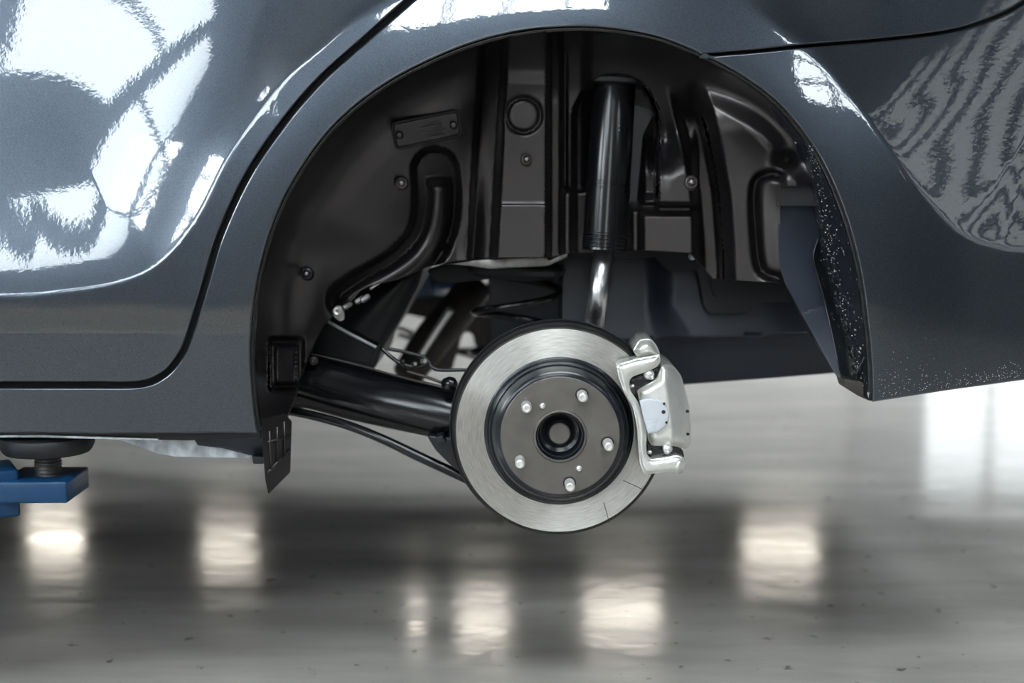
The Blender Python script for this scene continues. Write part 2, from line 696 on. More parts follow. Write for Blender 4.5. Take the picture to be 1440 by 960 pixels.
def grid_wall(name, axis, pos, t, a0, a1, b0, b1, holes, mat):
    """wall slab with rectangular openings; axis = 'x' or 'y' (normal) or 'z' (ceiling)"""
    A = sorted({a0, a1, *[h[0] for h in holes], *[h[1] for h in holes]})
    B = sorted({b0, b1, *[h[2] for h in holes], *[h[3] for h in holes]})
    bm = bmesh.new()
    for i in range(len(A) - 1):
        j = 0
        while j < len(B) - 1:
            ca = (A[i] + A[i + 1]) / 2
            hole = lambda jj: any(h[0] < ca < h[1] and h[2] < (B[jj] + B[jj + 1]) / 2 < h[3] for h in holes)
            if hole(j):
                j += 1
                continue
            k = j
            while k + 1 < len(B) - 1 and not hole(k + 1):
                k += 1
            c = (A[i], A[i + 1], B[j], B[k + 1])
            if axis == 'y':
                box(bm, c[0], c[1], pos, pos + t, c[2], c[3])
            elif axis == 'x':
                box(bm, pos, pos + t, c[0], c[1], c[2], c[3])
            else:
                box(bm, c[0], c[1], c[2], c[3], pos, pos + t)
            j = k + 1
    return tag(from_bm(name, bm, mat, smooth=False), kind='structure')


WN = [0]


def window(axis, pos, a0, a1, b0, b1, na, nb, bar=0.05, dirn=1, glass='glass'):
    WN[0] += 1
    bm = bmesh.new()
    d = 0.035

    def put(p0, p1, q0, q1):
        if axis == 'y':
            box(bm, p0, p1, pos - d, pos + d, q0, q1)
        elif axis == 'x':
            box(bm, pos - d, pos + d, p0, p1, q0, q1)
        else:
            box(bm, p0, p1, q0, q1, pos - d, pos + d)
    for i in range(na + 1):
        c = a0 + (a1 - a0) * i / na
        c = min(max(c, a0 + bar / 2), a1 - bar / 2)
        put(c - bar / 2, c + bar / 2, b0, b1)
    for j in range(nb + 1):
        c = b0 + (b1 - b0) * j / nb
        c = min(max(c, b0 + bar / 2), b1 - bar / 2)
        put(a0, a1, c - bar / 2, c + bar / 2)
    o = tag(from_bm('window_%d' % WN[0], bm, M['frame'], smooth=False), kind='structure')
    q = {'y': [(a0, pos, b0), (a1, pos, b0), (a1, pos, b1), (a0, pos, b1)],
         'x': [(pos, a0, b0), (pos, a1, b0), (pos, a1, b1), (pos, a0, b1)],
         'z': [(a0, b0, pos), (a1, b0, pos), (a1, b1, pos), (a0, b1, pos)]}[axis]
    mesh('pane', q, [(0, 1, 2, 3)], M[glass], o, False)
    ca, cb = (a0 + a1) / 2, (b0 + b1) / 2
    sa, sb = a1 - a0, b1 - b0
    if axis == 'y':
        rot = (math.pi / 2, 0, math.pi) if dirn > 0 else (math.pi / 2, 0, 0)
        portal((ca, pos + 0.12 * dirn, cb), rot, sa, sb)
    elif axis == 'x':
        rot = (math.pi / 2, 0, math.pi / 2) if dirn > 0 else (math.pi / 2, 0, -math.pi / 2)
        portal((pos + 0.12 * dirn, ca, cb), rot, sa, sb)
    else:
        portal((ca, cb, pos - 0.12), (0, 0, 0), sa, sb)
    return o


bm = bmesh.new()
box(bm, XL - 0.2, XR + 0.2, YN - 0.2, YF + 0.2, -0.1, 0)
tag(from_bm('floor', bm, M['floor'], smooth=False), kind='structure')

NEAR = [(-6.9, -3.9, 1.9, 5.2, 2, 2), (-3.75, -2.3, 3.0, 5.3, 1, 2), (-1.4, 1.0, 4.4, 5.4, 4, 1), (3.7, 5.9, 3.2, 5.0, 3, 4), (6.05, 7.1, 2.2, 3.1, 2, 1), (-0.5, 0.5, 1.0, 3.1, 1, 2)]  # last opening is added behind the camera to light strut and liner
NGLASS = [('milky', 0.09), ('milky', 0.06), ('glass', 0.05), ('pale_tint', 0.07), ('warm_tint', 0.05), ('grey', 0.05)]
LEFT = [(-5.6, -2.0, 2.4, 4.8, 3, 3)]
RIGHT = [(-6.2, -0.8, 2.4, 5.1, 1, 7)]  # unseen banded glazing, added to brighten reflections in the right scoop
FAR = [(-4.95, -4.3, 2.6, 3.06, 1, 1), (-3.2, -2.55, 2.8, 3.15, 1, 1), (-1.1, -0.85, 3.5, 3.9, 1, 1), (-0.6, 0.0, 3.5, 3.95, 1, 1), (0.7, 1.55, 3.45, 3.9, 1, 1),
       (2.3, 3.15, 2.8, 3.2, 1, 1), (4.1, 6.2, 0.15, 2.4, 3, 3)]  # the last one is a glazed door
ADDED_SKYL = [(-6.7, -5.3, -4.9, 0.0, 2, 5), (-1.6, 2.6, -5.6, -2.4, 4, 3), (-0.2, 1.0, 3.4, 9.2, 1, 6), (2.4, 5.4, 2.4, 9.2, 2, 6)]  # unseen skylights, added and sized to light the floor and wheel arch
grid_wall('wall_near', 'y', YN - 0.2, 0.2, XL - 0.2, XR + 0.2, 0, ZC, [w[:4] for w in NEAR], M['darkwall'])
grid_wall('wall_far', 'y', YF, 0.2, XL - 0.2, XR + 0.2, 0, ZC, [w[:4] for w in FAR], M['blackwall'])
grid_wall('trim_10', 'y', YF - 0.04, 0.04, XL, XR, 0, 2.35, [(4.1, 6.2, 0.15, 2.4)], M['wall'])
grid_wall('baseboard_near', 'y', YN, 0.03, XL, XR, 0, 0.2, [], M['line'])  # unseen baseboard, tan so that it reflects as a stripe
grid_wall('wall_left', 'x', XL - 0.2, 0.2, YN, YF, 0, ZC, [w[:4] for w in LEFT], M['wall'])
grid_wall('wall_right', 'x', XR, 0.2, YN, YF, 0, ZC, [w[:4] for w in RIGHT], M['darkwall'])
grid_wall('ceiling', 'z', ZC, 0.2, XL - 0.2, XR + 0.2, YN - 0.2, YF + 0.2, [w[:4] for w in ADDED_SKYL], M['ceil'])
for w, (g_, b_) in zip(NEAR, NGLASS): window('y', YN - 0.1, *w, bar=b_, dirn=1, glass=g_)
for w in FAR: window('y', YF + 0.1, *w, dirn=-1, glass='dim' if w[2] < 1 else 'warm_tint')
for w in LEFT: window('x', XL - 0.1, *w, dirn=1)
for w in RIGHT: window('x', XR + 0.1, *w, bar=0.12, dirn=-1, glass='frosted')
for w in ADDED_SKYL: window('z', ZC + 0.1, *w)
# ceiling beams
for i, y in enumerate((-5.2, -2.6, 0.0, 2.6, 5.2, 8.0, 10.6)):
    bm = bmesh.new()
    box(bm, XL, XR, y - 0.09, y + 0.09, ZC - 0.34, ZC - 0.3)
    box(bm, XL, XR, y - 0.02, y + 0.02, ZC - 0.3, ZC - 0.03)
    box(bm, XL, XR, y - 0.09, y + 0.09, ZC - 0.03, ZC)
    tag(from_bm('trim_%d' % (i + 1), bm, M['frame'], smooth=False), kind='structure')
# sectional door in the right wall
bm = bmesh.new()
for k in range(5):
    box(bm, XR - 0.08, XR - 0.001, -6.0, -0.8, 0.01 + k * 0.44, 0.01 + k * 0.44 + 0.34)
tag(from_bm('door_1', bm, M['shutter'], smooth=False), kind='structure')
# pillar by the far wall
bm = bmesh.new()
box(bm, 3.35, 3.95, YF - 0.5, YF - 0.001, 0, ZC - 0.35)
tag(from_bm('trim_8', bm, M['darkwall'], smooth=False), kind='structure')
# unseen tan floor line, added to reflect as a stripe in the bodywork
bm = bmesh.new()
box(bm, XL, XR, -5.3, -4.8, -0.005, 0.002)
tag(from_bm('trim_9', bm, M['line'], smooth=False), kind='structure')

# ================================================================== the car body
car = empty('car', P(786, 606, 0.9) * np.array([1, 1, 0]) + np.array([0, 0, 0.30]),
            'grey metallic car raised on a lift with its rear wheel taken off', 'car')

ARCH = spline([(372, 640), (361, 600), (354, 540), (352, 480), (360, 400), (384, 312), (420, 240), (470, 175), (530, 125), (600, 86),
               (680, 55), (760, 40), (840, 38), (920, 50), (990, 77), (1050, 110), (1100, 150), (1150, 215), (1185, 290),
               (1208, 370), (1220, 450), (1226, 520), (1227, 562)], 5)
ARCH = ARCH[ARCH[:, 1] < 610]
DOORGAP = spline([(-700, 541), (-300, 541), (0, 541), (120, 541), (195, 540), (228, 528), (248, 508), (263, 480), (285, 410), (310, 328), (350, 243),
                  (400, 170), (450, 112), (510, 58), (576, 0), (650, -65), (740, -150), (800, -230), (840, -330)], 5)
CREASE_L = spline([(-700, 424), (-300, 421), (0, 416), (80, 411), (167, 397), (225, 368), (275, 308), (317, 227), (354, 171), (400, 112), (450, 69),
                   (500, 29), (571, -8), (650, -40), (740, -62)], 8)
CREASE_R = spline([(740, -62), (850, -66), (950, -40), (1032, 0), (1070, 20), (1110, 50), (1133, 67), (1163, 93), (1193, 128), (1217, 157), (1237, 187), (1260, 217),
                   (1280, 247), (1303, 277), (1336, 315), (1363, 335), (1397, 347), (1440, 354), (1600, 358), (1900, 360)], 8)
BUMPGAP = spline([(985, 78), (1060, 72), (1130, 65), (1250, 55), (1340, 43), (1400, 24), (1440, 3), (1500, -40), (1600, -130), (1700, -260)], 6)
SCOOP_POLY_L = np.vstack([CREASE_L, [(740, -2000), (-2000, -2000), (-2000, 424)]])
SCOOP_POLY_R = np.vstack([CREASE_R, [(3000, 360), (3000, -2000), (740, -2000)]])


def body_F(u, v):
    u = np.asarray(u, float); v = np.asarray(v, float)
    z = (v - 470) / 1000.0
    x = (u - 780) / 1000.0
    F = np.where(z < 0, 0.16 * z * z, 0.30 * z * z + 0.02 * z)
    F = F + np.where(x > 0, 0.14 * x * x, 0.02 * x * x)
    xr = np.clip((u - 1240) / 1000.0, 0, None)
    F = F + 0.55 * xr * xr
    # hollow above the left crease
    dl, _ = dist_path(u, v, CREASE_L)
    il = inside(u, v, SCOOP_POLY_L)
    sl = np.where(il, dl, -dl)
    dl = 1.6 * np.log1p(np.exp(np.clip(sl / 1.6, -30, 500))) 
    hl = 0.046 * (1 - np.exp(-dl / 150.0)) + 0.008 * np.sin(dl / 95.0) * np.exp(-dl / 400)
    dr, _ = dist_path(u, v, CREASE_R)
    ir = inside(u, v, SCOOP_POLY_R)
    sr = np.where(ir, dr, -dr)
    dr = 3.0 * np.log1p(np.exp(np.clip(sr / 3.0, -30, 500))) 
    hr = 0.046 * (1 - np.exp(-dr / 110.0)) + 0.006 * (1 - np.cos(dr / 60.0)) * np.exp(-dr / 300)
    F = F + np.where(u < 740, hl, hr)
    # wheel arch band swells outward towards the lip
    da, _ = dist_path(u, v, ARCH)
    F = F - 0.006 * np.exp(-(da / 85.0) ** 2)
    return F


def offset(path, d):
    t = np.gradient(path, axis=0)
    t /= np.linalg.norm(t, axis=1)[:, None]
    return path + np.stack([t[:, 1], -t[:, 0]], 1) * d


g1 = offset(DOORGAP, 4.0)      # door side / fender side of the shut line
g2 = offset(DOORGAP, -4.0)
if g1[20, 1] > g2[20, 1]:
    g1, g2 = g2, g1
g1 = g1[(g1[:, 0] > -600)]
g2 = g2[(g2[:, 0] > -600)]
CX = np.vstack([offset(c, d) for c in (CREASE_L, CREASE_R) for d in (-9, -5, -2, 1, 4, 8, 13)])
# rear door
door_out = np.vstack([g1, dense([(g1[-1, 0], g1[-1, 1]), (-600, -330), (-600, g1[0, 1])], 14, False)[1:-1]])
door = relief('rear_door', door_out, body_F, M['paint'], car, hem=0.016, r=3.0, step=6, extra=CX)
# quarter panel with sill
arch_l = ARCH
bi = int(np.argmin(np.hypot(ARCH[:, 0] - 985, ARCH[:, 1] - 77)))
b1 = offset(BUMPGAP, 2.0); b2 = offset(BUMPGAP, -2.0)
if b1[3, 1] > b2[3, 1]:
    b1, b2 = b2, b1
k0 = ARCH[:bi]
quarter = np.vstack([g2, dense([g2[-1], (900, -330), (1730, -330), b1[-1]], 14, False)[1:-1], b1[::-1], k0[::-1],
                     dense([(361, 609), (200, 609), (0, 609), (-600, 609), (-600, g2[0, 1])], 10, False)[:-1]])
relief('quarter_panel', quarter, body_F, M['paint'], car, hem=0.018, r=3.4, step=6, extra=CX)
k1 = ARCH[bi + 1:]
bumper = np.vstack([k1[::-1], b2, dense([b2[-1], (1760, -100), (1760, 505), (1440, 534), (1330, 549), (1227, 565)], 10, False)[1:]])
relief('rear_bumper', bumper, body_F, M['paint'], car, hem=0.018, r=3.0, step=6, extra=CX)

# road dirt sprinkled along the bumper's lower edge
def specks(name, pts, F, mat, parent, off=0.0006):
    verts, faces = [], []
    arr = np.array(pts)
    ally = F(arr[:, 0], arr[:, 1]) - off
    for (u, v, r), Y in zip(pts, ally):
        Y = float(Y)
        c = P(u, v, Y); k = r * pxm(Y)
        b = len(verts)
        a0 = random.random() * 3
        for q in range(5):
            a = a0 + q * 2 * math.pi / 5
            verts.append((c[0] + k * math.cos(a) * random.uniform(0.7, 1.2), c[1] + 0.0008, c[2] + k * math.sin(a) * random.uniform(0.6, 1.1)))
        verts.append((c[0], c[1] - 0.0004, c[2]))
        for q in range(5):
            faces.append((b + q, b + (q + 1) % 5, b + 5))
    o = mesh(name, verts, faces, mat, parent)
    o['kind'] = 'stuff'
    return o


bump_obj = bpy.data.objects['rear_bumper']
sp_ = []
for _ in range(230):
    u = random.uniform(1236, 1436)
    e = 565 - (u - 1227) * 31 / 213.0
    v = e - 5 - abs(random.gauss(0, 1)) * (8 + 26 * (u < 1330) * random.random())
    sp_.append((u, v, random.uniform(0.35, 1.0)))
specks('dirt_specks', sp_, body_F, M['dirt'], bump_obj)

# dark structure behind the shut lines
def behind(u, v):
    return body_F(u, v) + 0.022
dg = np.vstack([offset(DOORGAP, 22), offset(DOORGAP, -22)[::-1]])
dg = dg[(dg[:, 0] > -590) & (dg[:, 1] > -330)]
relief('door_seal', dg, behind, M['gap'], car, hem=0.01, r=2, step=9)
bgp = np.vstack([offset(BUMPGAP[2:], 14), offset(BUMPGAP[2:], -14)[::-1]])
relief('bumper_seal', bgp, behind, M['gap'], car, hem=0.01, r=2, step=9)
# thin black lip along the wheel arch
lipY = body_F(ARCH[:, 0], ARCH[:, 1])
tg = np.gradient(ARCH, axis=0); tg /= np.linalg.norm(tg, axis=1)[:, None]
nin = np.stack([-tg[:, 1], tg[:, 0]], 1)
lip_pts = [pt(a[0] + n[0] * 3.0, a[1] + n[1] * 3.0, y + 0.016) for a, n, y in zip(ARCH, nin, lipY)]
tube_w('arch_lip', lip_pts, 0.0042, M['gloss'], car, 8)

# ================================================================== wheel arch liner
BOX_T, BOX_B = 44, 362
CHANNEL = spline([(612, 240), (614, 270), (612, 305), (602, 338), (580, 366), (548, 390), (512, 410), (492, 424)], 5)
UGROOVE = spline([(1100, 392), (1080, 386), (1068, 372), (1062, 320), (1061, 268), (1068, 251), (1084, 245), (1096, 247)], 4)
RIDGE = CHANNEL + np.array([5.0, 2.0])
RIBEDGE = np.array([(1040, -100), (940, 20), (968, 90), (987, 137), (1003, 200), (1016, 269), (1022, 347), (1024, 420)], float)


def liner_G(u, v):
    u = np.asarray(u, float); v = np.asarray(v, float)
    da, _ = dist_path(u, v, ARCH)
    G = 0.035 + 0.205 * (1 - np.exp(-da / 62.0))
    # broad swells of the left panel
    lf = 1 - sstep(u, 640, 690)
    G = G + lf * (0.026 * np.sin((u * 0.8 + v * 0.55) / 52.0) * sstep(da, 20, 90) + 0.010 * np.sin((v - 0.4 * u) / 38.0) * sstep(v, 250, 380))
    # flowing channel with a ridge along its middle
    dc, _ = dist_path(u, v, CHANNEL)
    G = G + 0.050 * (1 - sstep(dc, 25, 37)) - 0.046 * np.sqrt(np.clip(1 - (dist_path(u, v, RIDGE)[0] / 19.0) ** 2, 0, 1)) * sstep(v, 246, 266)
    # dark groove, raised box panel, second groove
    L = 712 - (v - 60) * 0.055
    G = G + 0.060 * sstep(u, L - 40, L - 30) * (1 - sstep(u, L - 8, L + 2))
    inbox = sstep(u, L - 6, L + 6) * (1 - sstep(u, 766, 776))
    G = G - 0.050 * inbox * (1 - 0.25 * (1 - sstep(v, 95, 120))) - 0.006 * inbox * sstep(v, 284, 290)
    rr = np.hypot(u - 736, v - 162)
    G = G + 0.012 * np.exp(-((rr - 24) / 3.2) ** 2)
    G = G + 0.055 * sstep(u, 768, 776) * (1 - sstep(u, 786, 796))
    # strut tower hollow
    dome = 1 - sstep(np.hypot((u - 866) / 62.0, (np.minimum(v, 170) - 170) / 66.0), 0.86, 1.02)
    G = G + 0.095 * dome * (1 - sstep(v, 270, 300) * sstep(u, 880, 890))
    G = G + 0.03 * sstep(u, 790, 800) * (1 - sstep(v, 262, 272)) * (1 - sstep(u, 815, 835)) - 0.03 * sstep(v, 262, 272) * sstep(u, 786, 792) * (1 - sstep(u, 800, 806))
    # bracket pocket right of the strut
    pk = sstep(u, 896, 908) * (1 - sstep(u, 972, 984))
    t = sstep(v, 170, 250)
    G = G - 0.055 * pk * t * (1 - sstep(v, 283, 291)) + 0.03 * pk * np.exp(-(((u - 935) / 16) ** 2 + ((v - 205) / 34) ** 2))
    G = G - 0.035 * pk * sstep(v, 295, 305)
    # dark column then the broad right-hand face
    e = np.interp(v, RIBEDGE[:, 1], RIBEDGE[:, 0])
    G = G + 0.045 * sstep(u, e - 48, e - 30) * (1 - sstep(u, e - 16, e)) * sstep(v, 110, 170)
    G = G - 0.085 * sstep(u, e - 14, e + 14) * sstep(v, 90, 190) * sstep(da, 10, 60)
    G = G + 0.045 * np.exp(-(((u - 1104) / 17) ** 2 + ((v - 226) / 13) ** 2))
    dU, _ = dist_path(u, v, UGROOVE)
    G = G + 0.030 * np.exp(-(dU / 6.0) ** 2)
    # small moulded box low on the left
    bx = sstep(u, 384, 390) * (1 - sstep(u, 412, 420)) * sstep(v, 482, 490) * (1 - sstep(v, 534, 542))
    ring = sstep(u, 374, 382) * (1 - sstep(u, 422, 430)) * sstep(v, 470, 480) * (1 - sstep(v, 544, 554))
    G = G + 0.026 * ring - 0.034 * bx
    return G


def arch_part(i0, i1, inset=4.0):
    a = ARCH[i0:i1]
    return a + nin[i0:i1] * inset


iL = 0
iR = int(np.argmin(np.hypot(ARCH[:, 0] - 1155, ARCH[:, 1] - 222)))
up = arch_part(iL, iR)
low = dense([tuple(up[-1]), (1140, 262), (1098, 262), (1098, 398), (1060, 396), (1002, 392), (985, 372), (972, 356), (905, 352), (800, 356), (775, 362), (690, 363),
             (640, 367), (600, 376), (560, 393), (520, 402), (500, 412), (480, 432), (455, 458), (438, 490), (425, 525), (414, 560), (402, 590), (384, 604), (366, 606), tuple(up[0])], 4, False)[1:-1]
liner = relief('wheel_arch_liner', np.vstack([up, low]), liner_G, M['liner'], car, hem=0.02, r=1.5, step=3.2)

# push-in clips and screws on the liner
def clip(u, v, Y, r, mat=M['black'], name='clip', parent=liner):
    k = pxm(Y)
    return lathe(name, [(0, 0.010), (r * 0.28 * k, 0.010), (r * 0.36 * k, 0.007), (r * 0.5 * k, 0.0065), (r * 0.62 * k, 0.009), (r * 0.85 * k, 0.008), (r * k, 0.004), (r * 1.08 * k, -0.004)],
                 pt(u, v, Y), (0.05, -1, 0.1), mat, parent, 24)


for (u, v, r) in ((565, 258, 9), (432, 385, 9), (740, 225, 8), (971, 257, 10)):
    Y = float(liner_G(np.array([u]), np.array([v]))[0]) - 0.004
    clip(u, v, Y, r, M['dull'] if u != 432 else M['black'])
    k = pxm(Y)
    lathe('clip_pin', [(0, 0.016), (r * 0.3 * k, 0.014), (r * 0.34 * k, 0.004)], pt(u, v, Y), (0.05, -1, 0.1), M['steel'], liner, 16)
# moulded plate with two pegs
plate = round_poly([(550, 172), (645, 153), (651, 192), (556, 212)], 8, 3)
def on_liner(d):
    return lambda u, v: np.full(np.shape(u), float(liner_G(np.array([600.0]), np.array([182.0]))[0])) + d + (np.asarray(u) - 600) * float((liner_G(np.array([640.0]), np.array([182.0])) - liner_G(np.array([560.0]), np.array([182.0])))[0]) / 80.0 + (np.asarray(v) - 182) * float((liner_G(np.array([600.0]), np.array([205.0])) - liner_G(np.array([600.0]), np.array([160.0])))[0]) / 45.0
pg = relief('plate_groove', plate, on_liner(-0.004), M['gap'], liner, hem=0.03, r=1.2, step=6)
inner_plate = round_poly([(554, 175), (642, 157.5), (647, 189), (559, 207.5)], 6, 3)
relief('moulded_plate', inner_plate, on_liner(-0.0075), M['liner'], liner, hem=0.03, r=1.5, step=6)
for (u, v) in ((562, 190), (638, 176)):
    Y = float(on_liner(-0.008)(np.array([u]), np.array([v]))[0])
    k = pxm(Y)
    lathe('peg', [(0, 0.008), (3 * k, 0.0075), (5.2 * k, 0.004), (5.6 * k, -0.004)], pt(u, v, Y), (0, -1, 0.05), M['black'], liner, 20)
for k_, (u0, u1, v0) in enumerate(((572, 622, 178), (574, 626, 186), (580, 624, 193))):
    Y = float(on_liner(-0.009)(np.array([(u0 + u1) / 2]), np.array([v0]))[0])
    tube_w('raised_line', [pt(u0, v0 + (600 - u0) * 0.2, Y + 0.0006 + (u0 - 600) * 0.0), pt(u1, v0 + (600 - u1) * 0.2, Y + 0.0006)], 0.0010, M['liner'], liner, 6)

# ------------------------------------------------ right-hand end of the arch: speckled inner wall, mud flap, bracket
def wall_F(u, v):
    u = np.asarray(u, float); v = np.asarray(v, float)
    da, _ = dist_path(u, v, ARCH)
    e = np.interp(v, [200, 290, 345, 400, 470, 540], [1128, 1150, 1158, 1172, 1190, 1204])
    return 0.028 + 0.0018 * da + 0.02 * sstep(u, e + 14, e - 8) - 0.012 * np.exp(-((u - e - 4) / 5.0) ** 2)


iS = int(np.argmin(np.hypot(ARCH[:, 0] - 1076, ARCH[:, 1] - 130)))
rw = arch_part(iS, len(ARCH), 4.0)
rw_low = dense([tuple(rw[-1]), (1222, 562), (1190, 540), (1184, 532), (1140, 470), (1110, 400), (1118, 300), (1134, 250), (1120, 215), (1090, 165), tuple(rw[0])], 4, False)[1:-1]
relief('arch_inner_wall', np.vstack([rw, rw_low]), wall_F, M['speck'], car, hem=0.02, r=1.5, step=4)

wl = []
for _ in range(260):
    v = random.uniform(190, 545)
    e = np.interp(v, [200, 290, 345, 400, 470, 540], [1140, 1156, 1164, 1178, 1194, 1206])
    a = np.interp(v, [215, 290, 370, 450, 540], [1146, 1181, 1204, 1216, 1222])
    u = min(a - 3, random.gauss(e + 2, 7))
    wl.append((u, v, random.uniform(0.35, 1.0) * (1.6 if random.random() < 0.08 else 1)))
specks('splash_specks', wl, wall_F, M['dirt'], bpy.data.objects['arch_inner_wall'], 0.001)


def flap_F(u, v):
    u = np.asarray(u, float); v = np.asarray(v, float)
    fold = 441 - (u - 1127) * 0.33
    return 0.115 + 0.00030 * (u - 1120) - 0.00008 * (v - 290) + np.where(v > fold, -0.00085 * (v - fold), 0) + 0.004 * np.sin((v - 280) / 40)


flap = round_poly([(1094, 286), (1148, 282), (1153, 328), (1147, 347), (1143, 366), (1152, 399), (1160, 430), (1168, 463), (1178, 508), (1184, 533), (1176, 528),
                   (1152, 486), (1127, 441), (1104, 399), (1096, 372), (1094, 330)], 6, 3)
relief('splash_flap', flap, flap_F, M['blueblack'], car, hem=0.004, r=1.2, step=4)
tube_px('flap_edge', [(1151, 335, 0.107, 0.9), (1146, 349, 0.106, 0.9), (1144, 366, 0.105, 0.9), (1153, 399, 0.102, 0.9), (1161, 430, 0.10, 0.9), (1170, 470, 0.082, 0.9), (1182, 528, 0.045, 0.9)], M['liner'], car, 5, 6)
relief('flap_bracket', round_poly([(1091, 261), (1133, 249), (1150, 252), (1152, 290), (1092, 290)], 3, 3), flat(0.100), M['black'], car, back=0.14, r=1.5, step=6, cap=True)
# brownish foot at the end of the bumper edge
relief('bumper_end_foot', round_poly([(1186, 532), (1223, 540), (1224, 564), (1206, 556), (1190, 546)], 2, 3), flat(0.05), M['dull'], car, back=0.10, r=1.5, step=5, cap=True)
tube_px('bumper_rib', [(1219, 496, 0.045, 1.5), (1203, 527, 0.05, 1.8)], M['black'], car, 5, 8)

# ------------------------------------------------ underbody panels behind the wheel
def tray_F(u, v):
    u = np.asarray(u, float); v = np.asarray(v, float)
    G = 0.44 - 0.0002 * (v - 400)
    G = G - 0.05 * sstep(u, 905, 950 + np.clip((v - 430), 0, 60) * 0.7)
    cr = 473 - (u - 974) * 0.03
    G = G + np.where(v > cr, 0.030 + 0.0012 * (v - cr), 0.0) - 0.035 * np.exp(-(np.abs(v - cr)) / 6.0) * (v > cr)
    return G


tray = round_poly([(790, 340), (1150, 340), (1200, 470), (1200, 522), (1090, 531), (968, 540), (840, 552), (790, 540)], 4, 5)
relief('undertray', tray, tray_F, M['under'], car, back=0.62, r=2, step=4.5)
fl = round_poly([(800, 352), (905, 344), (972, 344), (990, 376), (1010, 384), (1118, 384), (1118, 424), (1066, 425), (1052, 440), (996, 441), (989, 428), (981, 380), (939, 381), (921, 361), (800, 362)], 5, 3)
relief('liner_flange', fl, flat(0.345), M['gap'], car, hem=0.03, r=2, step=6)
tube_px('flange_bead', [(996, 384, 0.345, 2.0), (999, 408, 0.345, 2.0), (1006, 420, 0.345, 2.0)], M['black'], car, 4, 8)
clip(974, 360, 0.335, 5, M['galv'], 'flange_bolt', car)

# big dark masses of the floor pan and the far side of the shell
def shell(name, boxes, mat, bevel=0.04):
    bm = bmesh.new()
    for b in boxes:
        box(bm, *b)
    return from_bm(name, bm, mat, car, bevel=bevel, angle=40, seg=3)


shell('floor_pan', [(-3.2, 0.42, 0.42, 1.62, 0.66, 0.74)], M['black'], 0.02)
shell('inner_wheel_house', [(-0.45, 0.52, 0.47, 0.52, 0.72, 1.10)], M['gap'], 0.0)  # unseen closing panel, added to stop light leaking into the arch
shell('wheel_house_roof', [(-0.5, 0.56, 0.09, 0.52, 1.06, 1.12)], M['gap'], 0.0)  # unseen, added so no light falls into the arch from above
shell('spare_wheel_well', [(0.06, 0.80, 0.64, 1.30, 0.46, 0.70)], M['under'], 0.05)
shell('far_side_panel', [(-2.9, 0.9, 1.70, 1.76, 0.60, 1.10)], M['paint'], 0.02)
shell('rear_panel', [(0.86, 0.96, 0.32, 1.70, 0.52, 1.10)], M['paint'], 0.03)
shell('front_body', [(-3.55, -1.30, 0.07, 1.74, 0.46, 1.08)], M['paint'], 0.10)
# roof and glass house (above the frame)
bm = bmesh.new()
sec = [(-2.5, 1.10, 0.02), (-1.75, 1.46, 0.22), (-0.9, 1.52, 0.24), (-0.2, 1.50, 0.24), (0.45, 1.30, 0.18), (0.75, 1.12, 0.10)]
rows = []
for x, z, ins in sec:
    rows.append([bm.verts.new(q) for q in ((x, 0.24, 1.08), (x, 0.25 + ins * 0.4, (1.08 + z) / 2 + 0.03), (x, 0.26 + ins * 0.6, z - 0.02), (x, 0.9, z + 0.01), (x, 1.73 - ins, z - 0.02), (x, 1.73 - ins * 0.5, (1.08 + z) / 2 + 0.03), (x, 1.74, 1.08))])
for a, b in zip(rows[:-1], rows[1:]):
    for i in range(6):
        bm.faces.new((a[i], a[i + 1], b[i + 1], b[i]))
for rr_ in (rows[0], rows[-1]):
    bm.faces.new(rr_)
for a, b in zip(rows[:-1], rows[1:]):
    bm.faces.new((a[0], b[0], b[6], a[6]))
from_bm('roof', bm, M['tyreglass'], car)

# ================================================================== suspension
# shock absorber
def along(a, b, t):
    return Vector(a).lerp(Vector(b), t)
s_top, s_bot = pt(865, 98, 0.225), pt(850, 352, 0.205)
ks = pxm(0.2)
ax = (s_bot - s_top).normalized()
Ls = (s_bot - s_top).length
prof = [(0, 0), (29 * ks, 0), (30 * ks, 0.004), (30.5 * ks, Ls * 0.62), (31.3 * ks, Ls * 0.622), (31.3 * ks, Ls * 0.635), (30.7 * ks, Ls * 0.637), (30.7 * ks, Ls * 0.65), (31.3 * ks, Ls * 0.652), (31.3 * ks, Ls * 0.662), (30.8 * ks, Ls * 0.664)]
for k in range(4):
    h = Ls * (0.905 + 0.022 * k)
    prof += [(30.8 * ks, h), (31.8 * ks, h + 0.0012), (31.8 * ks, h + 0.0035), (30.8 * ks, h + 0.0048)]
prof += [(31 * ks, Ls), (16 * ks, Ls + 0.001), (0, Ls + 0.001)]
shock = lathe('shock_absorber', prof, s_top, ax, M['gloss'], car, 48)
r_top = s_bot - ax * 0.01
r_bot = pt(834, 470, 0.185)
kr = pxm(0.19)
rod = tube_w('piston_rod', [Vector((0, 0, 0)), (r_bot - r_top)], 14 * kr, M['chrome'], shock, 32)
rod.location = r_top - s_top
for (du, dv) in ((870, 177), (874, 177.5), (870, 183), (874.5, 183), (879, 182), (873, 190), (872, 221), (867, 263), (884, 262)):
    t_ = (dv - 98) / 254.0
    cx = 865 - 15 * t_
    yy = 0.225 - 0.02 * t_ - math.sqrt(max(0.0, 30.5 ** 2 - (du - cx) ** 2)) * ks
    d_ = lathe('print_dot', [(0, 0.0005), (1.1 * ks, 0.0003), (1.3 * ks, -0.002)], pt(du, dv, yy) - s_top, (0, -1, 0), M['galv'], None, 8)
    d_.parent = shock
